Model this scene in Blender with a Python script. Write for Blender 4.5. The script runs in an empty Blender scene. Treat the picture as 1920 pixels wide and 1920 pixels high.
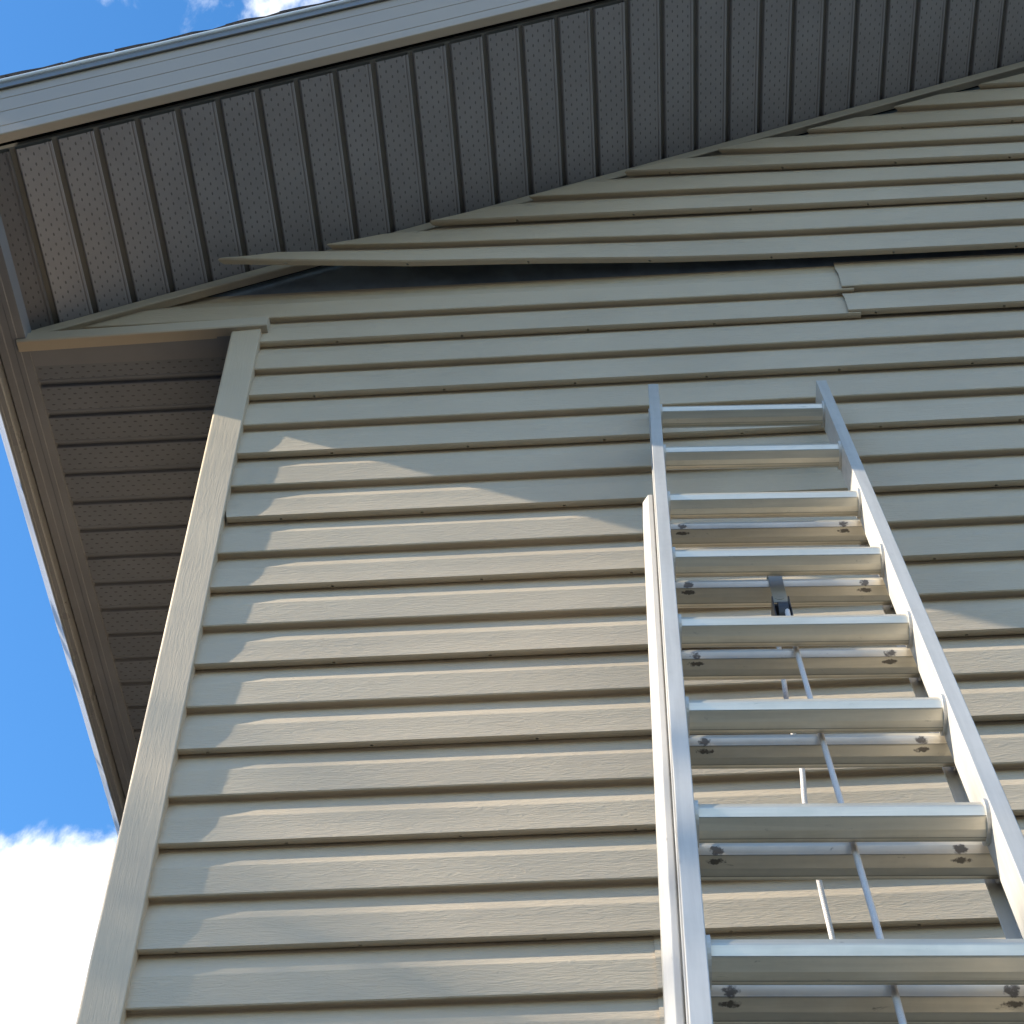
import bpy, math, random
from mathutils import Vector, Matrix
random.seed(7)
TREE_S = 1.02                   # size of the tree whose top shades the corner
S = bpy.context.scene
COL = S.collection
Z0 = 5.35                      # height of the siding joint used as the zero line of the wall measurements

# ------------------------------------------------------------------ camera
CAMP = (0.7770, -2.4098, Z0 - 3.7480)
YAW, PITCH, ROLL, FPX = -0.0662922, 0.8993911, 0.0050576, 3441.45
def cam_axes():
    f = Vector((math.sin(YAW)*math.cos(PITCH), math.cos(YAW)*math.cos(PITCH), math.sin(PITCH)))
    r = f.cross(Vector((0, 0, 1))).normalized(); u = r.cross(f)
    return r*math.cos(ROLL)+u*math.sin(ROLL), u*math.cos(ROLL)-r*math.sin(ROLL), f
CR, CU, CF = cam_axes()
def pixdir(px, py):
    return (CF + CR*((px-960)/FPX) - CU*((py-960)/FPX)).normalized()
cd = bpy.data.cameras.new('camera'); cam = bpy.data.objects.new('camera', cd); COL.objects.link(cam)
cd.sensor_width = 36; cd.lens = FPX/1920*36; cd.clip_start = 0.05; cd.clip_end = 5000
cam.matrix_world = Matrix(((CR.x, CU.x, -CF.x, CAMP[0]), (CR.y, CU.y, -CF.y, CAMP[1]), (CR.z, CU.z, -CF.z, CAMP[2]), (0, 0, 0, 1)))
S.camera = cam

# ------------------------------------------------------------------ sun, sky, exposure
TOSUN = Vector((-1, -0.12, 0.507)).normalized()
ELEV = math.asin(TOSUN.z); AZ = math.atan2(TOSUN.x, TOSUN.y)
sl = bpy.data.lights.new('sun', 'SUN'); sl.energy = 4.5; sl.angle = math.radians(0.53); sl.color = (1.0, 0.91, 0.74)
sun = bpy.data.objects.new('sun', sl); COL.objects.link(sun); sun.location = (-30, -4, 20)
sun.rotation_euler = TOSUN.to_track_quat('Z', 'Y').to_euler()
world = bpy.data.worlds.new('World'); S.world = world; world.use_nodes = True
wn, wl = world.node_tree.nodes, world.node_tree.links
for n_ in list(wn): wn.remove(n_)
def W_(t, **k):
    n_ = wn.new(t)
    for a, b in k.items(): setattr(n_, a, b)
    return n_
sky = W_('ShaderNodeTexSky', sky_type='NISHITA', sun_disc=False, sun_elevation=ELEV, sun_rotation=AZ, altitude=100, air_density=1.0, dust_density=0.35, ozone_density=2.2)
tc = W_('ShaderNodeTexCoord')
def wmath(op, a, b=None, c=None):
    n_ = W_('ShaderNodeMath', operation=op)
    for i, v in enumerate((a, b, c)):
        if v is None: continue
        if isinstance(v, (int, float)): n_.inputs[i].default_value = v
        else: wl.new(v, n_.inputs[i])
    return n_.outputs[0]
noi = W_('ShaderNodeTexNoise', noise_dimensions='3D'); noi.inputs['Scale'].default_value = 20.0; noi.inputs['Detail'].default_value = 9; noi.inputs['Roughness'].default_value = 0.58; noi.inputs['Distortion'].default_value = 0.25
mp = W_('ShaderNodeMapping'); mp.inputs['Location'].default_value = (3.1, 1.7, 0.4); wl.new(tc.outputs['Generated'], mp.inputs['Vector']); wl.new(mp.outputs[0], noi.inputs['Vector'])
big = W_('ShaderNodeTexNoise'); big.inputs['Scale'].default_value = 1.6; big.inputs['Detail'].default_value = 2
wl.new(mp.outputs[0], big.inputs['Vector'])
field = wmath('ADD', wmath('MULTIPLY_ADD', noi.outputs['Fac'], 2.0, -0.5), wmath('MULTIPLY', big.outputs['Fac'], 0.5))
# cloud banks standing in the sky: (direction, angular radius in degrees, weight)
BANKS = [(pixdir(-40, 1980), 8.0, 0.62), (pixdir(170, 1830), 5.0, 0.30), (pixdir(500, 0), 3.6, 0.26), (pixdir(60, 1150), 8.0, -0.6), (pixdir(30, 90), 3.6, -0.36),
         (Vector((0.3, -0.8, 0.45)), 24, 0.3), (Vector((0.9, 0.2, 0.4)), 20, 0.3), (Vector((-0.5, 0.75, 0.25)), 16, 0.25)]
for d, rad, wgt in BANKS:
    d = d.normalized()
    dp = W_('ShaderNodeVectorMath', operation='DOT_PRODUCT'); dp.inputs[1].default_value = d; wl.new(tc.outputs['Generated'], dp.inputs[0])
    mr = W_('ShaderNodeMapRange', interpolation_type='SMOOTHSTEP'); mr.inputs[1].default_value = math.cos(math.radians(rad)); mr.inputs[2].default_value = 1.0; mr.inputs[3].default_value = 0; mr.inputs[4].default_value = wgt
    wl.new(dp.outputs['Value'], mr.inputs[0]); field = wmath('ADD', field, mr.outputs[0])
cm = W_('ShaderNodeMapRange', interpolation_type='SMOOTHSTEP'); cm.inputs[1].default_value = 0.79; cm.inputs[2].default_value = 1.22; wl.new(field, cm.inputs[0])
hs = W_('ShaderNodeHueSaturation'); hs.inputs['Saturation'].default_value = 1.28; wl.new(sky.outputs[0], hs.inputs['Color'])
mix = W_('ShaderNodeMixRGB'); mix.inputs[2].default_value = (4.6, 4.7, 4.85, 1)
wl.new(cm.outputs[0], mix.inputs[0]); wl.new(hs.outputs[0], mix.inputs[1])
bg = W_('ShaderNodeBackground'); bg.inputs['Strength'].default_value = 0.15; wl.new(mix.outputs[0], bg.inputs['Color'])
wo = W_('ShaderNodeOutputWorld'); wl.new(bg.outputs[0], wo.inputs[0])
S.view_settings.view_transform = 'Standard'; S.view_settings.look = 'None'; S.view_settings.gamma = 1
S.view_settings.use_curve_mapping = False
S.view_settings.exposure = 1.15

# ------------------------------------------------------------------ materials
class MT:
    def __init__(s, name):
        s.m = bpy.data.materials.new(name); s.m.use_nodes = True
        s.n, s.l = s.m.node_tree.nodes, s.m.node_tree.links
        s.b = s.n['Principled BSDF']
    def add(s, t, **k):
        x = s.n.new(t)
        for a, b in k.items(): setattr(x, a, b)
        return x
    def math(s, op, a, b=None, c=None):
        x = s.add('ShaderNodeMath', operation=op)
        for i, v in enumerate((a, b, c)):
            if v is None: continue
            if isinstance(v, (int, float)): x.inputs[i].default_value = v
            else: s.l.new(v, x.inputs[i])
        return x.outputs[0]
    def coord(s, scale=(1, 1, 1), kind='Object'):
        t = s.add('ShaderNodeTexCoord'); m = s.add('ShaderNodeMapping'); m.inputs['Scale'].default_value = scale
        s.l.new(t.outputs[kind], m.inputs['Vector'])
        oi = s.add('ShaderNodeObjectInfo'); k = s.math('MULTIPLY', oi.outputs['Random'], 173.0)   # every piece gets its own grain and wear
        a = s.add('ShaderNodeVectorMath', operation='ADD'); s.l.new(m.outputs[0], a.inputs[0]); s.l.new(k, a.inputs[1])
        return a.outputs[0]
    def noise(s, vec, scale, detail=4, rough=.5, dist=0):
        x = s.add('ShaderNodeTexNoise'); x.inputs['Scale'].default_value = scale; x.inputs['Detail'].default_value = detail; x.inputs['Roughness'].default_value = rough; x.inputs['Distortion'].default_value = dist
        s.l.new(vec, x.inputs['Vector']); return x.outputs['Fac']
    def ramp(s, fac, a, b, ca, cb):
        x = s.add('ShaderNodeMapRange', interpolation_type='SMOOTHSTEP'); x.inputs[1].default_value = a; x.inputs[2].default_value = b; x.inputs[3].default_value = ca; x.inputs[4].default_value = cb
        s.l.new(fac, x.inputs[0]); return x.outputs[0]
    def mix(s, fac, a, b):
        x = s.add('ShaderNodeMixRGB')
        if isinstance(fac, (int, float)): x.inputs[0].default_value = fac
        else: s.l.new(fac, x.inputs[0])
        for i, v in ((1, a), (2, b)):
            if isinstance(v, tuple): x.inputs[i].default_value = (*v, 1)
            else: s.l.new(v, x.inputs[i])
        return x.outputs[0]
    def scale(s, col, fac):
        x = s.add('ShaderNodeVectorMath', operation='SCALE'); s.l.new(col, x.inputs[0]); s.l.new(fac, x.inputs['Scale']); return x.outputs[0]
    def fin(s, col=None, rough=.5, metal=0, bump=None, strength=.3, dist=.001, spec=.5):
        if isinstance(col, tuple): s.b.inputs['Base Color'].default_value = (*col, 1)
        elif col is not None: s.l.new(col, s.b.inputs['Base Color'])
        if isinstance(rough, (int, float)): s.b.inputs['Roughness'].default_value = rough
        else: s.l.new(rough, s.b.inputs['Roughness'])
        s.b.inputs['Metallic'].default_value = metal; s.b.inputs['Specular IOR Level'].default_value = spec
        if bump is not None:
            x = s.add('ShaderNodeBump'); x.inputs['Strength'].default_value = strength; x.inputs['Distance'].default_value = dist
            s.l.new(bump, x.inputs['Height']); s.l.new(x.outputs[0], s.b.inputs['Normal'])
        return s.m
VINYL = (0.58, 0.474, 0.35)
def vinyl(name, base, along, grain=1.0):
    """embossed vinyl; along = axis the wood grain runs"""
    m = MT(name)
    sc = {'x': (24, 60, 170), 'z': (150, 60, 10), 'y': (60, 14, 150)}[along]
    v = m.coord(sc)
    g1 = m.noise(v, 1.0, 5, .55, 1.4)
    g2 = m.noise(m.coord(tuple(q*2.2 for q in sc)), 1.0, 3, .5, .6)
    h = m.math('ADD', m.math('MULTIPLY', m.ramp(g1, .42, .62, 0, 1), .7), m.math('MULTIPLY', g2, .5))
    big = m.noise(m.coord((2.2, 2.2, 5)), 1.0, 3, .55)
    smudge = m.ramp(m.noise(m.coord((5, 5, 14)), 1.0, 5, .65, .4), .60, .78, 0, 1)
    tone = m.math('ADD', m.ramp(big, .3, .7, .955, 1.045), m.math('MULTIPLY', g1, .02))
    tone = m.math('SUBTRACT', tone, m.math('MULTIPLY', smudge, .11))
    rgb = m.add('ShaderNodeRGB'); rgb.outputs[0].default_value = (*base, 1)
    return m.fin(m.scale(rgb.outputs[0], tone), m.ramp(big, .3, .7, .42, .55), 0, h, .42*grain, .0016, .4)
M = {}
M['siding'] = vinyl('taupe_vinyl_siding', VINYL, 'x')
M['post'] = vinyl('taupe_vinyl_post', VINYL, 'z', .4)
M['trim'] = vinyl('taupe_vinyl_trim', (0.50, 0.42, 0.325), 'x', .25)
def soffit_mat(name, base):
    m = MT(name)
    t = m.add('ShaderNodeTexCoord'); sp = m.add('ShaderNodeSeparateXYZ'); m.l.new(t.outputs['Object'], sp.inputs[0])
    X, Y = sp.outputs[0], sp.outputs[1]
    col_ = m.math('FLOOR', m.math('DIVIDE', X, .0152))
    cx = m.math('MULTIPLY', m.math('SUBTRACT', m.math('FRACT', m.math('DIVIDE', X, .0152)), .5), .0152/.0021)
    cy = m.math('MULTIPLY', m.math('SUBTRACT', m.math('FRACT', m.math('ADD', m.math('DIVIDE', Y, .027), m.math('MULTIPLY', col_, .37))), .5), .027/.0046)
    d = m.math('ADD', m.math('MULTIPLY', cx, cx), m.math('MULTIPLY', cy, cy))
    hole = m.ramp(d, .5, 1.3, 1, 0)
    band = m.math('MULTIPLY', m.math('GREATER_THAN', X, .0), m.math('LESS_THAN', X, .076))
    hole = m.math('MULTIPLY', hole, band)
    big = m.noise(m.coord((6, 6, 6)), 1.0, 4, .6)
    rgb = m.add('ShaderNodeRGB'); rgb.outputs[0].default_value = (*base, 1)
    col = m.mix(hole, m.scale(rgb.outputs[0], m.ramp(big, .3, .7, .93, 1.05)), tuple(.52*q for q in base))
    fine = m.noise(m.coord((300, 300, 300)), 1.0, 2, .5)
    h = m.math('SUBTRACT', m.math('MULTIPLY', fine, .25), m.math('MULTIPLY', hole, 1.0))
    return m.fin(col, .5, 0, h, .5, .0012, .4)
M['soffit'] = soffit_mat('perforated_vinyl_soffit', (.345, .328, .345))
M['soffit_eave'] = soffit_mat('perforated_aluminium_eave_soffit', (.21, .22, .25))  # soffit colour darkened and cooled to offset the bounce light under the eave
def plain(name, base, rough, metal=0, vary=.06, spec=.5, sc=6, bsc=None, bstr=.2):
    m = MT(name); big = m.noise(m.coord((sc, sc, sc)), 1.0, 5, .6)
    rgb = m.add('ShaderNodeRGB'); rgb.outputs[0].default_value = (*base, 1)
    b = m.noise(m.coord((bsc,)*3), 1.0, 4, .6) if bsc else None
    return m.fin(m.scale(rgb.outputs[0], m.ramp(big, .3, .7, 1-vary, 1+vary)), m.ramp(big, .3, .7, rough-.05, rough+.05), metal, b, bstr, .002, spec)
M['soffit_plain'] = plain('plain_vinyl_soffit', (.24, .24, .26), .5)
M['fascia'] = plain('grey_aluminium_fascia', (.46, .37, .285), .38, 0, .03, .5, 3)
M['gutter'] = plain('grey_aluminium_gutter', (.30, .295, .30), .3, 0, .04)
M['drip'] = plain('grey_drip_edge', (.20, .195, .19), .35, 0.1, .04)
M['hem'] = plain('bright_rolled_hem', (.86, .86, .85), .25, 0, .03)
M['wrap'] = plain('dark_house_wrap', (.26, .31, .36), .6, 0, .25, .3, 9, 30, .3)
M['shingle'] = plain('dark_asphalt_shingle', (.013, .013, .015), .9, 0, .35, .2, 60, 300, .9)
M['core'] = plain('board_sheathing', (.2, .19, .17), .8)
def alu(name, base, rough, stains, rung=False):
    m = MT(name)
    t = m.add('ShaderNodeTexCoord')
    st = m.noise(m.coord((4, 60, 60) if rung else (60, 60, 3)), 1.0, 5, .6, .3)
    big = m.noise(m.coord((9, 9, 9)), 1.0, 5, .65)
    rgb = m.add('ShaderNodeRGB'); rgb.outputs[0].default_value = (*base, 1)
    tone = m.math('ADD', m.ramp(st, .3, .7, .90, 1.06), m.ramp(big, .35, .75, .02, -.08))
    col = m.scale(rgb.outputs[0], tone)
    grime = m.ramp(m.noise(m.coord((26, 90, 90) if rung else (70, 70, 18)), 1.0, 6, .7, .5), .63, .76, 0, stains)
    col = m.mix(grime, col, (.16, .14, .11))
    if rung:
        sp = m.add('ShaderNodeSeparateXYZ'); m.l.new(t.outputs['Object'], sp.inputs[0])
        ax = m.math('ABSOLUTE', sp.outputs[0])
        ang = m.math('ARCTAN2', m.math('MULTIPLY', sp.outputs[2], -1), m.math('MULTIPLY', sp.outputs[1], -1))   # 0 front, pi/2 underside
        def ell(ac, hx, ha):
            ex = m.math('DIVIDE', m.math('SUBTRACT', ax, .148), hx); ez = m.math('DIVIDE', m.math('SUBTRACT', ang, ac), ha)
            return m.math('ADD', m.math('MULTIPLY', ex, ex), m.math('MULTIPLY', ez, ez))
        spot = m.math('MINIMUM', ell(.46, .008, .28), ell(1.08, .011, .15))
        spot = m.math('ADD', spot, m.ramp(m.noise(m.coord((160, 160, 160)), 1.0, 4, .6), .3, .7, -.5, .9))
        col = m.mix(m.math('MULTIPLY', m.ramp(spot, .6, 1.7, 1, 0), .85 if stains > .5 else 0), col, (.06, .05, .045))
        for ac, wd in ((.76, .018), (1.92, .022), (2.25, .02)):
            ln = m.ramp(m.math('ABSOLUTE', m.math('SUBTRACT', ang, ac)), wd*.5, wd*1.6, .6, 0)
            col = m.mix(ln, col, (.12, .105, .085))
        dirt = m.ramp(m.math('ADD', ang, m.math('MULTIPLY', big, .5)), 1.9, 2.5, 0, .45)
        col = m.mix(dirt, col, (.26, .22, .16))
    return m.fin(col, m.ramp(big, .3, .7, rough-.05, rough+.09), .22 if not rung else .66, st, .12, .0008, .5)
M['rail'] = alu('weathered_aluminium_rail', (.60, .57, .53), .42, .35)
M['rung'] = alu('worn_aluminium_rung', (.82, .75, .62), .38, .45, True)
M['rung_base'] = alu('grimy_aluminium_rung', (.76, .69, .56), .38, .85, True)
M['steel'] = plain('tarnished_steel', (.42, .39, .33), .42, .7, .2)
M['black'] = plain('black_plastic', (.03, .03, .035), .45)
M['shoe'] = plain('black_rubber', (.03, .03, .03), .8)
def rope_mat():
    m = MT('white_braided_rope'); v = m.coord((260, 260, 260))
    w = m.add('ShaderNodeTexWave', wave_type='BANDS', bands_direction='DIAGONAL'); w.inputs['Scale'].default_value = 1.3; w.inputs['Distortion'].default_value = 2; m.l.new(v, w.inputs['Vector'])
    return m.fin(m.mix(m.ramp(w.outputs['Fac'], .2, .7, 0, 1), (.55, .50, .50), (.85, .82, .80)), .85, 0, w.outputs['Fac'], .6, .001)
M['rope'] = rope_mat()
def ground_mat():
    m = MT('mown_grass_ground')
    a = m.noise(m.coord((.8, .8, .8)), 1.0, 6, .6); b = m.noise(m.coord((40, 40, 40)), 1.0, 4, .6)
    return m.fin(m.mix(m.math('MULTIPLY', m.math('ADD', a, b), .5), (.020, .024, .028), (.034, .038, .042)), .9, 0, b, .8, .03)
M['ground'] = ground_mat()
M['bark'] = plain('grey_bark', (.11, .09, .07), .9, 0, .3, .3, 12, 40, .8)
M['leaf'] = plain('green_leaves', (.06, .10, .03), .6, 0, .35, .4, 2)

# ------------------------------------------------------------------ helpers
def mesh(name, V, F, smooth=False):
    me = bpy.data.meshes.new(name); me.from_pydata([tuple(v) for v in V], [], F); me.update()
    if smooth:
        for p_ in me.polygons: p_.use_smooth = True
    return me
def obj(name, me, mat, parent=None, label=None):
    o = bpy.data.objects.new(name, me); COL.objects.link(o)
    if mat and not me.materials: me.materials.append(M[mat])
    if parent: o.parent = parent
    if label: o['label'] = label
    return o
def thing(name, label, cat, loc=(0, 0, 0), group=None):
    o = bpy.data.objects.new(name, None); COL.objects.link(o); o.location = loc; o.empty_display_size = .3
    o['label'] = label; o['category'] = cat
    if group: o['group'] = group
    return o
def box(x0, x1, y0, y1, z0, z1):
    V = [(x, y, z) for x in (x0, x1) for y in (y0, y1) for z in (z0, z1)]
    return V, [(0, 1, 3, 2), (4, 6, 7, 5), (0, 4, 5, 1), (2, 3, 7, 6), (0, 2, 6, 4), (1, 5, 7, 3)]
def extrude(prof, A, B, closed=True, caps=True):
    """prof: list of 2-tuples; A, B: functions mapping (a, b) of the profile to the two end points"""
    n = len(prof); V = [A(*q) for q in prof]+[B(*q) for q in prof]; F = []
    for i in range(n if closed else n-1):
        j = (i+1) % n; F.append((i, j, n+j, n+i))
    if closed and caps: F += [tuple(range(n-1, -1, -1)), tuple(range(n, 2*n))]
    return V, F
def bevel(o, w, seg=2):
    b = o.modifiers.new('bevel', 'BEVEL'); b.width = w; b.segments = seg; b.limit_method = 'ANGLE'; b.angle_limit = math.radians(35)
def join(parts):
    V, F = [], []
    for v, f in parts:
        k = len(V); V += v; F += [tuple(i+k for i in q) for q in f]
    return V, F
def tube(path, rad, seg=8):
    V, F = [], []; n = len(path)
    for i, p_ in enumerate(path):
        p_ = Vector(p_); d = (Vector(path[min(i+1, n-1)])-Vector(path[max(i-1, 0)])).normalized()
        a = d.orthogonal().normalized(); b = d.cross(a); r = rad[i] if isinstance(rad, list) else rad
        for k in range(seg):
            t_ = 2*math.pi*k/seg; V.append(p_+a*(r*math.cos(t_))+b*(r*math.sin(t_)))
    for i in range(n-1):
        for k in range(seg):
            k2 = (k+1) % seg; F.append((i*seg+k, i*seg+k2, (i+1)*seg+k2, (i+1)*seg+k))
    F += [tuple(range(seg-1, -1, -1)), tuple((n-1)*seg+k for k in range(seg))]
    return V, F
def recalc(me):
    import bmesh
    b = bmesh.new(); b.from_mesh(me); bmesh.ops.recalc_face_normals(b, faces=b.faces); b.to_mesh(me); b.free()

# ------------------------------------------------------------------ ground
V, F = box(-300, 300, -300, 300, -1.0, 0.0)
g = obj('ground', mesh('ground', V, F), 'ground'); g['kind'] = 'structure'

# ------------------------------------------------------------------ house
H = 0.1143; D = 0.0185; SL = 0.4447; ZS = 0.3525      # course height, lap depth, roof slope, soffit plane at x=0
TH = math.atan(SL)
XR = 4.50; WID = 9.0                                  # ridge line, gable width
def zs(x):                                            # soffit plane height (either roof half)
    return Z0 + ZS + SL*(x if x <= XR else 2*XR-x)
house = thing('house', 'taupe lap-sided gable end of a house with grey soffits, seen from below', 'house')

# wall body behind the siding (house wrap shows where the siding has come open)
P = [(-.045, -Z0+.15), (-.045, .04), (-.40, .11), (-.40, .155), (XR, ZS+SL*XR-.02), (2*XR+.40, .155), (2*XR+.40, .11), (WID+.045, .04), (WID+.045, -Z0+.15)]
V, F = extrude(P, lambda a, b: (a, .0225, Z0+b), lambda a, b: (a, .10, Z0+b))
gw = obj('gable_wall', mesh('gable_wall', V, F), 'wrap', house); recalc(gw.data)
V, F = join([box(-.045, WID+.045, .102, 8.2, .05, Z0+.04), box(-.10, WID+.10, -.005, 8.25, -.1, .15)])
wb = obj('wall_body', mesh('wall_body', V, F), 'core', house)

# siding panels ------------------------------------------------------
def lip(zb, out, weep=True):
    return [(D-.002, zb+.013), (D-.002, zb+.0058), (D*.66, zb+.0034), (D*.36, zb+.0014), (.0008, zb), (-out, zb+.0018)]
def panel_profile():
    p_ = lip(0, .0034)
    p_ += [(-.0030, .007), (-.0019, .018), (-.0006, .036), (0, .0605), (0, .0612), (.0008, .0645), (.0020, .067)]
    p_ += [(D-.0005, H-.004), (D, H-.0005), (D, H+.0045), (D-.003, H+.0058), (.0012, H), (-.0008, H+.0020)]
    p_ += [(-.0006, H+.014), (-.0001, H+.036), (0, H+.062), (.0008, H+.0645), (.0020, H+.067), (D-.0005, 2*H-.004), (D, 2*H-.0005), (D+.0003, 2*H+.007), (D+.0018, 2*H+.009), (D+.0018, 2*H+.016), (D+.0008, 2*H+.019), (D+.0008, 2*H+.030)]
    return p_
PROF = panel_profile()
def siding(parent, zb, x0, x1, cutl=None, cutr=None, disp=None, holes=True, seed=0, step=.11, label=None, lap=0.0, deep=1.0):
    """one double-course siding panel; zb panel bottom; cutl(z)/cutr(z) give its ends at a profile height;
    disp(x, t) -> (dy, dz) moves it; t is height above the panel bottom"""
    R = random.Random(seed)
    ph = [(R.uniform(0, 6.3), R.uniform(.6, 1.6), R.uniform(2.5, 5)) for _ in range(3)]
    L = x1-x0
    xs = [x0+L*i/max(2, int(L/step)) for i in range(max(2, int(L/step))+1)]
    hx = []
    if holes:
        q = x0+R.uniform(.06, .3)
        while q < x1-.05:
            hx.append(q); q += .3048
        xs = [x for x in xs if all(abs(x-q) > .012 for q in hx)]
        for q in hx: xs += [q-.0030, q+.0030]
        xs.sort()
    hs_ = {round(q-.0030, 6) for q in hx}
    V, F = [], []; n = len(PROF); m = len(xs)
    for y, t in PROF:
        a = cutl(zb+t) if cutl else x0
        b = cutr(zb+t) if cutr else x1
        a = max(a, x0-5); 
        for x in xs:
            xx = max(a, min(b, x)) if not (cutl or cutr) else (a+(x-x0)/(L)*(b-a))
            w = sum(math.sin(xx*f1+p1+t*f2) for p1, f1, f2 in ph)/3
            dy, dz = disp(xx, t) if disp else (0, 0)
            V.append((xx, y*deep+w*.0013*(1 if t < 2*H else 0)+lap+dy, zb+t+w*.0006+dz))
    for j in range(n-1):
        for i in range(m-1):
            if j == 2 and round(xs[i], 6) in hs_: continue
            F.append((j*m+i, j*m+i+1, (j+1)*m+i+1, (j+1)*m+i))
    me = mesh('siding_panel', V, F)
    o = obj('siding_panel', me, 'siding', parent, label)
    s_ = o.modifiers.new('thickness', 'SOLIDIFY'); s_.thickness = .0012; s_.offset = -1
    return o
def rake_in(z, off):                                  # x where the left rake line (lowered by off) passes height z
    return (z-ZS+off)/SL
def rows():
    for mrow in range(-10, 23):
        zb = -2*H*mrow
        cl = cr = None; x0, x1 = -.012, WID+.012
        seams = []
        R = random.Random(100+mrow)
        if mrow > 0:
            seams = [2.55+R.uniform(0, 1.0)] if mrow != 9 else [.852]
            if mrow in (3,): cl = lambda z, zb=zb: .0055-.018*min(1, max(0, (z-zb)/.10)) if z-zb < .10 else -.012
        elif mrow == 0: seams = [1.423]
        else:
            xl = rake_in(zb, .055)
            seams = [max(xl+1.2, 2.6)+R.uniform(0, .7)] if xl < 3.4 else []
        while seams and seams[-1]+3.66 < x1-.3: seams.append(seams[-1]+3.66)
        ends = [x0]+seams+[x1]
        if mrow < 0:
            k = -mrow
            xa = -.120+(zb-.2286)/.44; xb = 2*XR-rake_in(zb, .05)
            if xb-xa < .3: continue
            cl0 = lambda z: -.120+(z-.2286)/.44
            cr0 = lambda z: 2*XR-rake_in(z, .05)
            def disp(x, t, k=k):
                # unhooked panels: pushed up out of their locks and swung out towards the left end
                u = max(0, min(1, t/(2*H)))
                def lerp(tab):
                    if x <= tab[0][0]: return tab[0][1]
                    for (a0, b0), (a1, b1) in zip(tab[:-1], tab[1:]):
                        if x <= a1:
                            f = (x-a0)/(a1-a0); return b0+(b1-b0)*f
                    return tab[-1][1]
                if k == 1: e = lerp([(-.11, .092), (.14, .073), (.38, .056), (.62, .048), (1.02, .028), (1.3, .021), (1.6, .018), (3, .012)])*(1-u)+lerp([(.2, .034), (1.2, .028), (2, .024), (3, .012)])*u
                elif k == 2: e = lerp([(.3, .036), (.9, .033), (1.5, .027), (2, .026), (3, .012)])*(1-u)+lerp([(.6, .032), (1.1, .028), (1.7, .020), (3, .010)])*u
                elif k == 3: e = lerp([(.8, .032), (1.2, .027), (1.6, .022), (3, .008)])*(1-u)+lerp([(1.0, .026), (1.4, .012), (2, .010), (3, .006)])*u
                elif k == 4: e = lerp([(1.2, .006), (1.7, .006), (2.1, .008), (3, .006)])
                else: e = .004
                return -e, {1: .022, 2: .026, 3: .022, 4: .024}.get(k, .020)
            ends = [xa]+[s for s in seams if xa < s < xb]+[xb]
            for i in range(len(ends)-1):
                last = i == len(ends)-2
                siding(gw, Z0+zb, ends[i], ends[i+1]+(0 if last else .03), (lambda z: cl0(z-Z0)) if i == 0 else None, (lambda z: min(cr0(z-Z0), 99)) if last else None, disp, True, mrow*7+i, lap=-.0016*(i % 2),
                       label={1: 'loose siding panel unhooked along its bottom edge and swung out', 2: 'siding panel slipped above the loose one'}.get(k) if i == 0 else None)
            continue
        for i in range(len(ends)-1):
            last = i == len(ends)-2
            xa, xb = ends[i], ends[i+1]+(0 if last else .03)
            c1 = c2 = None; dsp = None
            if mrow == 0:
                if i == 0:
                    c1 = lambda z: -.012 if z-Z0 < .0608 else rake_in(z-Z0, .012); dsp = lambda x, t: (0.002, -.006*max(0, min(1, (x-.3)/1.1)))
                if last: c2 = lambda z: WID+.012 if z-Z0 < .0608 else 2*XR-rake_in(z-Z0, .012)
            elif cl and i == 0: c1 = lambda z: cl(z-Z0)
            siding(gw, Z0+zb, xa, xb, c1, c2, dsp, True, mrow*7+i, lap=-({0: .0038, 9: .0030}.get(mrow, .0016))*(i % 2))
rows()

# side wall under the eave -----------------------------------------------
sw = obj('side_wall', mesh('side_wall', *box(-.047, -.0455, .02, 8.2, .15, Z0+.03)), 'wrap', house)
pm = {}
for mrow in range(1, 23):
    o = siding(sw, 0, -8.1, -.05, None, None, None, False, 500+mrow, step=1.3) if 'a' not in pm else None
    if o is None:
        o = pm['a'].copy(); COL.objects.link(o)
    else: pm['a'] = o
    o.location = (-.068+.006, 0, Z0-2*H*mrow); o.rotation_euler = (0, 0, -math.pi/2)
pm['a'].location = (-.062, 0, Z0-2*H)

# corner post ------------------------------------------------------------
PY = -.0125
prof = [(.0, PY), (-.070, PY+.0022), (-.0735, PY+.0055), (-.0735, .068), (-.058, .068), (-.058, .021), (-.040, .0215), (-.0012, .0215), (-.0012, .012), (.0, .008)]
V, F = extrude(prof, lambda a, b: (a, b, .16), lambda a, b: (a, b, Z0+.052))
po = obj('corner_post', mesh('corner_post', V, F), 'post', house); recalc(po.data); bevel(po, .0022, 2)

# rake trim (J channel under the soffit) --------------------------------
def along(xa, xb, prof, name, mat, dz=0, bev=.001, side=0):
    f = (lambda x: x) if side == 0 else (lambda x: 2*XR-x)
    V, F = extrude(prof, lambda a, b: (f(xa), a, zs(xa)+b+dz), lambda a, b: (f(xb), a, zs(xb)+b+dz))
    o = obj(name, mesh(name, V, F), mat, house); recalc(o.data)
    if bev: bevel(o, bev, 2)
    return o
jp = [(.012, -.001), (-.006, -.001), (-.0115, -.004), (-.0115, -.029), (-.0145, -.031), (-.0145, -.039), (-.011, -.041), (-.009, -.034), (.012, -.034)]
for sd in (0, 1):
    along(-.610, XR, jp, 'rake_trim', 'trim', side=sd)

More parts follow.
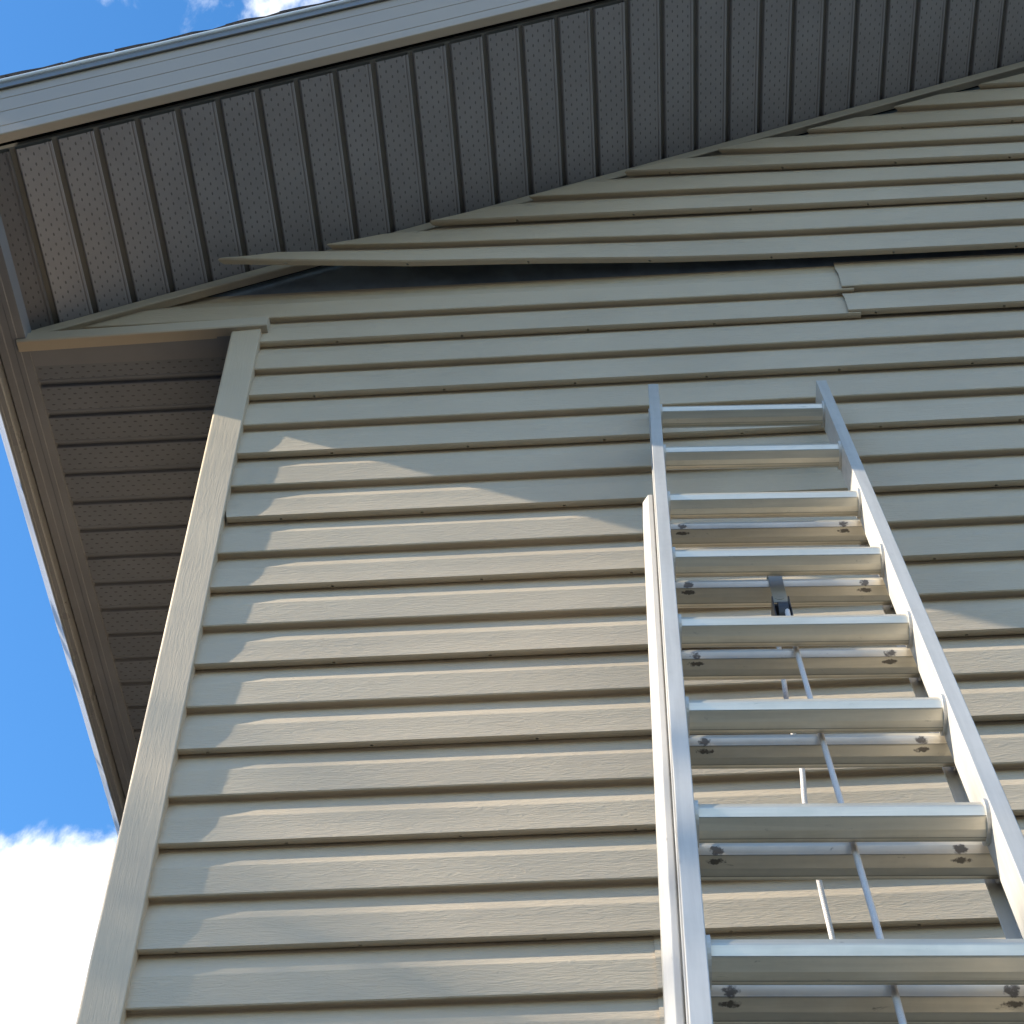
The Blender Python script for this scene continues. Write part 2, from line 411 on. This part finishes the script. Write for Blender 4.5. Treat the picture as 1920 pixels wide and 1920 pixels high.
# return trim along the bottom of the gable corner
def trimz(x): return Z0+.024+.040*(x+.61)
pr = [(.008, .0), (-.021, .0), (-.024, .004), (-.024, .034), (-.018, .044), (.008, .046)]
V, F = extrude(pr, lambda a, b: (-.600-.35*b, a, trimz(-.6)+b), lambda a, b: (.016, a, trimz(.016)+b-.005))
rt = obj('return_trim', mesh('return_trim', V, F), 'trim', house); recalc(rt.data); bevel(rt, .0012)

# rake soffit -------------------------------------------------------------
BW = .0913/math.cos(TH)
V, F = extrude([(0, .012), (-.49, .012), (-.49, .030), (0, .030)], lambda a, b: (-.64, a, zs(-.64)+b), lambda a, b: (XR, a, zs(XR)+b))
rs = obj('rake_soffit', mesh('rake_soffit', V, F), 'core', house); recalc(rs.data)
V, F = extrude([(0, .012), (-.49, .012), (-.49, .030), (0, .030)], lambda a, b: (2*XR+.64, a, zs(-.64)+b), lambda a, b: (XR, a, zs(XR)+b))
rs2 = obj('rake_soffit', mesh('rake_soffit', V, F), 'core', house); recalc(rs2.data)
def board_mesh(width, length, name):
    # cross-section: flat perforated face, then a raised bead and a V groove; x across, y along
    w = width
    pr = [(0, .0125), (.0008, .0016), (.003, 0), (.060*w/.1, 0), (w-.0260, 0), (w-.0245, .0016), (w-.0225, .0018), (w-.0205, .0002), (w-.0165, 0), (w-.0145, .0010), (w-.0125, .0125), (w-.0002, .0128)]
    V, F = extrude(pr, lambda a, b: (a, 0, b), lambda a, b: (a, -length, b), closed=False)
    return mesh(name, V, F)
bm_ = board_mesh(BW, .486, 'soffit_board')
k0 = -8
for k in range(k0, 48):
    x = .1245+.0913*k
    if x < -.61 or x > XR-.02: continue
    o = obj('soffit_board', bm_, 'soffit', rs); o.location = (x, .0, zs(x)); o.rotation_euler = (0, -TH, 0)
o = obj('soffit_board', bm_, 'soffit', rs); x = .1245-.0913*8; o.location = (x, .0, zs(x)); o.rotation_euler = (0, -TH, 0)
for k in range(56):
    x = 2*XR+.60-.0913*k
    if x < XR+.06: break
    xx = x-.0913
    o = obj('soffit_board', bm_, 'soffit', rs2); o.location = (xx, 0, Z0+ZS+SL*(2*XR-xx)); o.rotation_euler = (0, TH, 0)
# rake fascia, drip edge, shingles ----------------------------------------
fb = .008
FT = .206                                             # fascia face leans out a little towards the top
def fy(v): return -.530-.020*v/FT
fp = [(-.5045, fb+.004), (-.507, fb-.001), (-.528, fb-.001), (-.530, fb+.001)]
for v in (.034, .101, .163):
    fp += [(fy(v), fb+v), (fy(v)+.0030, fb+v+.001), (fy(v)+.0030, fb+v+.0030), (fy(v), fb+v+.0036)]
fp += [(fy(FT), fb+FT), (fy(FT), fb+.222), (-.508, fb+.222), (-.508, fb+.006), (-.505, fb+.006)]
dp_ = [(-.500, fb+.2225), (-.551, fb+.2065), (-.5555, fb+.2035), (-.5570, fb+.2045), (-.5570, fb+.2340), (-.550, fb+.2470), (-.500, fb+.2470)]
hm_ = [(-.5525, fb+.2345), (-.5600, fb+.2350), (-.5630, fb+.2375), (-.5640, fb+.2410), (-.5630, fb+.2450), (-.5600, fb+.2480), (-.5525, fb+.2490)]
for sd in (0, 1):
    along(-.668, XR, fp, 'rake_fascia', 'fascia', bev=.0006, side=sd)
    along(-.69, XR, dp_, 'drip_edge', 'drip', bev=.0012, side=sd)
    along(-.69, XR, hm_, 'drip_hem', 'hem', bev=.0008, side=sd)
RT = fb+.2545
V, F = extrude([(-.538, RT-.0025), (-.538, RT), (8.8, RT), (8.8, RT-.03), (-.499, RT-.03), (-.499, RT-.0025)], lambda a, b: (-.69, a, zs(-.69)+b), lambda a, b: (XR, a, zs(XR)+b))
roof = obj('roof', mesh('roof', V, F), 'shingle', house); recalc(roof.data)
V, F = extrude([(-.538, RT-.0025), (-.538, RT), (8.8, RT), (8.8, RT-.03), (-.499, RT-.03), (-.499, RT-.0025)], lambda a, b: (2*XR+.69, a, zs(-.69)+b), lambda a, b: (XR, a, zs(XR)+b))
roof2 = obj('roof', mesh('roof', V, F), 'shingle', house); recalc(roof2.data)
R = random.Random(3)
for v_ in range(3):
    pass
shm = []
for v_ in range(5):
    V, F = [], []
    yn = 14; ys = [-.0+1.0*i/yn for i in range(yn+1)]; xs = [-.005, .05, .10, .150]
    edge = [R.uniform(-.003, .004) for _ in range(len(xs))]
    for lay in (0, 1):
        for i, x in enumerate(xs):
            for y in ys:
                V.append((x+(R.uniform(-.003, .003) if i == 0 else 0), y+(edge[i] if y == 0 else 0), lay*.027+.0045*(1-i/3)+R.uniform(-.0012, .0012)))
    nx, ny = len(xs), len(ys); q = nx*ny
    for i in range(nx-1):
        for j in range(ny-1):
            a = i*ny+j; F += [(a, a+1, a+ny+1, a+ny), (q+a, q+a+ny, q+a+ny+1, q+a+1)]
    for j in range(ny-1): F += [(j, q+j, q+j+1, j+1), ((nx-1)*ny+j, (nx-1)*ny+j+1, q+(nx-1)*ny+j+1, q+(nx-1)*ny+j)]
    for i in range(nx-1): F += [(i*ny, (i+1)*ny, q+(i+1)*ny, q+i*ny), (i*ny+ny-1, q+i*ny+ny-1, q+(i+1)*ny+ny-1, (i+1)*ny+ny-1)]
    shm.append(mesh('shingle', V, F))
cnt = int((XR+.70)/math.cos(TH)/.143)
for rf, sgn in ((roof, 1), (roof2, -1)):
    for k in range(cnt):
        s_ = -.010+.143*k; x = -.70+s_*math.cos(TH)
        o = obj('shingle', shm[R.randrange(5)], 'shingle', rf)
        o.location = (x if sgn > 0 else 2*XR-x, -.5535+R.uniform(-.002, .002), zs(-.70)+RT+s_*math.sin(TH)+.001)
        o.rotation_euler = (0, -TH, 0) if sgn > 0 else (0, math.pi+TH, 0)
        if sgn < 0: o.rotation_euler = (0, -TH, 0); o.scale = (1, 1, 1); o.rotation_euler = (0, -TH, math.pi); o.location.y += 1.0

# eave soffit, fascia and gutter (left, and plain on the right side) ------------
EZ = Z0+.046
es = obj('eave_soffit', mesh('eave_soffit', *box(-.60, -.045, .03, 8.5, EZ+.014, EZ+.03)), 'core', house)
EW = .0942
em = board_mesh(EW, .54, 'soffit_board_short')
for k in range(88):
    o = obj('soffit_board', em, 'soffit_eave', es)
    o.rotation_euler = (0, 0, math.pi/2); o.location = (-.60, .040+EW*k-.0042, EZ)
o = obj('soffit_channel', mesh('soffit_channel', *box(-.60, -.045, .002, .062, EZ-.006, EZ-.0015)), 'soffit_plain', house)
pr = [(-.578, EZ-.010), (-.598, EZ-.0105), (-.599, EZ-.0125), (-.611, EZ-.0125), (-.612, EZ-.0105), (-.630, EZ-.011), (-.632, EZ-.013), (-.650, EZ-.013), (-.652, EZ-.010), (-.652, EZ+.22), (-.646, EZ+.22), (-.646, EZ-.006), (-.590, EZ-.006), (-.590, EZ+.050), (-.578, EZ+.044)]
V, F = extrude(pr, lambda a, b: (a, -.500, b), lambda a, b: (a, 8.6, b))
ef = obj('eave_fascia', mesh('eave_fascia', V, F), 'soffit_plain', house); recalc(ef.data); bevel(ef, .0006, 1)
gz = Z0
gp = [(-.655, gz+.135), (-.655, gz+.004), (-.658, gz+.0015), (-.6705, gz+.0015), (-.672, gz+.000), (-.678, gz+.000), (-.681, gz+.0025), (-.687, gz+.014), (-.694, gz+.028), (-.704, gz+.045), (-.715, gz+.062), (-.726, gz+.082), (-.7305, gz+.100), (-.7305, gz+.122), (-.722, gz+.124)]
inner = [(-.7215, gz+.121), (-.7285, gz+.119), (-.7285, gz+.100), (-.724, gz+.083), (-.713, gz+.063), (-.702, gz+.046), (-.692, gz+.030), (-.685, gz+.016), (-.677, gz+.005), (-.657, gz+.005), (-.657, gz+.135)]
V, F = extrude(gp+inner, lambda a, b: (a, -.545, b), lambda a, b: (a, 8.6, b))
gu = obj('gutter', mesh('gutter', V, F), 'gutter', house); recalc(gu.data)
V, F = extrude(gp, lambda a, b: (a, -.5455, b), lambda a, b: (a, -.549, b))
gc = obj('end_cap', mesh('end_cap', V, F), 'gutter', gu); recalc(gc.data)

# ------------------------------------------------------------------ extension ladder
E_ = Vector((0.999, 0.010, -0.035)).normalized(); U_ = Vector((0.0294, 0.3421, 0.9392)); U_ = (U_-E_*U_.dot(E_)).normalized(); N_ = E_.cross(U_)
O_ = Vector((1.117, -.092, Z0-.529)); LEN = O_.z/U_.z - .004
foot = O_-U_*LEN
lad = thing('extension_ladder', 'aluminium extension ladder leaning against the siding with its upper section raised', 'ladder')
B_ = -N_
lad.matrix_world = Matrix(((E_.x, B_.x, U_.x, foot.x), (E_.y, B_.y, U_.y, foot.y), (E_.z, B_.z, U_.z, foot.z), (0, 0, 0, 1)))
# ladder frame: x across, y towards the wall, z up along the rails
def ls(s_): return LEN+s_
def rail(prof, s0, s1, name, label):
    for sg in (-1, 1):
        V, F = extrude([(sg*a, b) for a, b in prof], lambda a, b: (a, b, ls(s0)), lambda a, b: (a, b, ls(s1)))
        o = obj(name, mesh(name, V, F), 'rail', lad, label); recalc(o.data); bevel(o, .0012, 2)
        yield o
c_fly = [(.175, -.030), (.198, -.030), (.198, -.0265), (.1785, -.0265), (.1785, .0265), (.198, .0265), (.198, .030), (.175, .030)]
c_base = [(.2005, .0320), (.2085, .0325), (.2190, .0480), (.2190, .0980), (.1815, .0980), (.1815, .0945), (.1985, .0945), (.1985, .0340)]
fly_r = list(rail(c_fly, -3.45, .172, 'rail', 'rail of the raised upper section'))
base_r = list(rail(c_base, -LEN+.02, -.437, 'rail', None))
def rung_mesh(half):
    pr = []
    # D-shaped tread: flat front, flat underside, ribbed edges between the flats
    for deg, r_ in ((2, .0236), (12, .0242), (38, .0240), (43, .0247), (48, .0240), (84, .0226), (108, .0240), (112, .0246), (117, .0240), (128, .0236), (133, .0241), (138, .0236), (165, .0236), (200, .0232), (232, .0240), (270, .0215), (308, .0240), (335, .0236)):
        a_ = math.radians(deg); pr.append((-r_*math.cos(a_), -r_*math.sin(a_)))
    V, F = extrude(pr, lambda a, b: (-half, a, b), lambda a, b: (half, a, b))
    return mesh('rung', V, F)
def collar_mesh(x):
    parts = []
    for sg in (-1, 1):
        pr = [(.0285*math.cos(2*math.pi*k/28), .0285*math.sin(2*math.pi*k/28)) for k in range(28)]
        parts.append(extrude(pr, lambda a, b: (sg*x, a, b), lambda a, b: (sg*(x-.005), a, b)))
    return parts
rf_, rb_ = rung_mesh(.1755), rung_mesh(.199)
recalc(rf_); recalc(rb_)
cmesh = [mesh('collar', *q) for q in collar_mesh(.1752)]; [recalc(q) for q in cmesh]
cmesh2 = [mesh('collar', *q) for q in collar_mesh(.1983)]; [recalc(q) for q in cmesh2]
rf_.materials.append(M['rung']); rb_.materials.append(M['rung_base'])
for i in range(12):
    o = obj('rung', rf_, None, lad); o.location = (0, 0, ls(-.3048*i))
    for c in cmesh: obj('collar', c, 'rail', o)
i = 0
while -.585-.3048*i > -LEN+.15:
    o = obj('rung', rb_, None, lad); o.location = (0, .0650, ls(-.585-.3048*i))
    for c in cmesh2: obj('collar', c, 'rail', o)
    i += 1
# guide brackets where the upper section runs in the lower one
for sg in (-1, 1):
    V, F = extrude([(sg*.1715, .0335), (sg*.1985, .0335), (sg*.1985, .045), (sg*.194, .045), (sg*.194, .0365), (sg*.1715, .0365)], lambda a, b: (a, b, ls(-.50)), lambda a, b: (a, b, ls(-.437)))
    o = obj('guide_bracket', mesh('guide_bracket', V, F), 'steel', lad); recalc(o.data)
# shoes
for sg in (-1, 1):
    o = obj('shoe', mesh('shoe', *box(sg*.209-.022, sg*.209+.022, .02, .11, -.012, .10)), 'shoe', lad); bevel(o, .006)
# pulley on the second lower rung
ps = ls(-.585-.3048)
pul = obj('pulley', mesh('pulley', *join([box(-.0125, .0115, .0375, .0400, ps-.112, ps+.012), box(-.0135, .0125, .0380, .0900, ps+.0245, ps+.0270), box(-.0135, .0125, .0375, .0400, ps+.011, ps+.0262)])), 'steel', lad); bevel(pul, .001)
V, F = extrude([(.008*math.cos(k*math.pi/6), .008*math.sin(k*math.pi/6)) for k in range(12)], lambda a, b: (-.001+a, .0365, ps-.094+b), lambda a, b: (-.001+a, .0395, ps-.094+b))
o = obj('rivet', mesh('rivet', V, F), 'steel', pul); recalc(o.data)
parts = [box(-.016, -.0138, .028, .062, ps-.200, ps-.108), box(.0105, .0127, .028, .062, ps-.200, ps-.108), box(-.016, .0127, .041, .060, ps-.117, ps-.110)]
o = obj('pulley_cheek', mesh('pulley_cheek', *join(parts)), 'black', pul); bevel(o, .002)
wh = [(.0300*math.cos(k*math.pi/12), .0300*math.sin(k*math.pi/12)) for k in range(24)]
V, F = extrude(wh, lambda a, b: (-.009, .046+a*.85, ps-.160+b), lambda a, b: (.007, .046+a*.85, ps-.160+b))
o = obj('wheel', mesh('wheel', V, F), 'black', pul); recalc(o.data)
# rope: over the wheel, front fall between the sections, back fall behind the lower rungs
def rope(ctrl, name):
    pts = []
    R = random.Random(len(ctrl))
    for (a, b) in zip(ctrl[:-1], ctrl[1:]):
        for k in range(12):
            t_ = k/12; pts.append((a[0]+(b[0]-a[0])*t_, a[1]+(b[1]-a[1])*t_, a[2]+(b[2]-a[2])*t_))
    pts.append(ctrl[-1])
    # smooth
    for _ in range(6):
        pts = [pts[0]]+[tuple((pts[i-1][k]+2*pts[i][k]+pts[i+1][k])/4 for k in range(3)) for i in range(1, len(pts)-1)]+[pts[-1]]
    V, F = tube(pts, .0042, 8)
    return obj(name, mesh(name, V, F, True), 'rope', lad)
rope([(.004, .028, ls(-1.06)), (.0036, .030, ls(-1.194)), (.0110, .031, ls(-1.55)), (.0150, .031, ls(-1.727)), (.0215, .032, ls(-2.046)), (.0220, .032, ls(-2.20)), (.030, .033, ls(-3.0)), (.030, .034, ls(-3.9)), (.02, .034, ls(-4.7))], 'rope')
rope([(-.0095, .070, ls(-1.015))]+[(a, b, ls(c)) for a, b, c in ((-.0091, .0861, -1.059), (-.0063, .1302, -1.1802), (-.001, .1599, -1.262), (.0059, .1808, -1.3196), (.0034, .2064, -1.3898), (.0109, .2309, -1.4574), (.0103, .2528, -1.5175), (.0199, .2895, -1.6186), (.0257, .3137, -1.6851), (.0305, .3368, -1.7487), (.060, .65, -2.60), (.107, 1.09, -3.81))], 'rope')

# ------------------------------------------------------------------ unseen trees left: first shades the corner foot, others added to cut bounce light
R = random.Random(11)
def tree_mesh(seed):
    R = random.Random(seed)
    paths = [([(0, 0, -.1), (.05, .02, 1.5), (.0, .1, 3.2), (.12, .0, 4.8), (.05, .1, 6.5), (.0, 0, 8.6)], [.22, .18, .16, .13, .09, .03])]
    tips = []
    for k in range(44):
        a = R.uniform(0, 6.28); h0 = 1.8+6.4*k/44
        r = (1.5+.9*math.sin(min(1, (9.2-h0)/7)*math.pi*.8))*R.uniform(.6, 1.0); h1 = h0+R.uniform(.5, 1.5)
        mid_ = (r*.5*math.cos(a), r*.5*math.sin(a), h0+(h1-h0)*.35); end = (r*math.cos(a+.2), r*math.sin(a+.2), min(h1, 9.3))
        paths.append(([(0.03, .05, h0), mid_, end], [.05, .035, .012])); tips += [mid_, end, tuple((p_+q_)/2 for p_, q_ in zip(mid_, end))]
    tips += [(0, 0, 8.8), (.4, -.7, 9.1), (-.4, .5, 9.2), (.1, -.2, 9.5), (.3, .8, 9.0), (-.2, -.9, 9.1)]
    trunk = mesh('trunk', *join([tube(p_, r_, 8) for p_, r_ in paths]), True)
    V, F = [], []
    for k in range(17000):
        c = Vector(tips[R.randrange(len(tips))])+Vector((R.gauss(0, .42), R.gauss(0, .42), R.gauss(0, .27)))
        a = Vector((R.gauss(0, 1), R.gauss(0, 1), R.gauss(0, .6))).normalized(); b = a.orthogonal().normalized(); sz = R.uniform(.06, .10)
        i = len(V); V += [c-a*sz, c+b*sz*.6, c+a*sz, c-b*sz*.6]; F.append((i, i+1, i+2, i+3))
    return trunk, mesh('crown', V, F)
tmesh = [tree_mesh(5), tree_mesh(8)]
for k, (tx, ty, sc_, rz) in enumerate([(-12.6, -.60, TREE_S, .4), (-13.2, -4.3, .86, 2.0), (-12.9, -7.6, .88, 3.1), (-13.0, 1.7, 1.20, 1.2), (-13.6, 3.6, 1.36, 4.4), (-13.4, 7.0, 1.33, 5.3), (-13.4, -10.9, .95, .9)]):
    t_ = thing('yard_tree', 'leafy green tree in the row standing in the yard left of the house', 'tree', (tx, ty, 0), 'trees in a row left of the house')
    t_.scale = (sc_,)*3; t_.rotation_euler = (0, 0, rz)
    obj('trunk', tmesh[k % 2][0], 'bark', t_); obj('crown', tmesh[k % 2][1], 'leaf', t_)
for k, (tx, ty, sc_, rz) in enumerate([(-4.0, 1.75, .70, .7), (-4.2, 5.3, .72, 2.9)]):  # small trees added out of view, shading the side wall to cut its bounce
    t_ = thing('yard_tree', ['small leafy tree beside the side wall, nearer the house corner', 'small leafy tree beside the side wall, towards the back of the house'][k], 'tree', (tx, ty, 0), 'small trees beside the side wall')
    t_.scale = (sc_,)*3; t_.rotation_euler = (0, 0, rz)
    obj('trunk', tmesh[k % 2][0], 'bark', t_); obj('crown', tmesh[k % 2][1], 'leaf', t_)
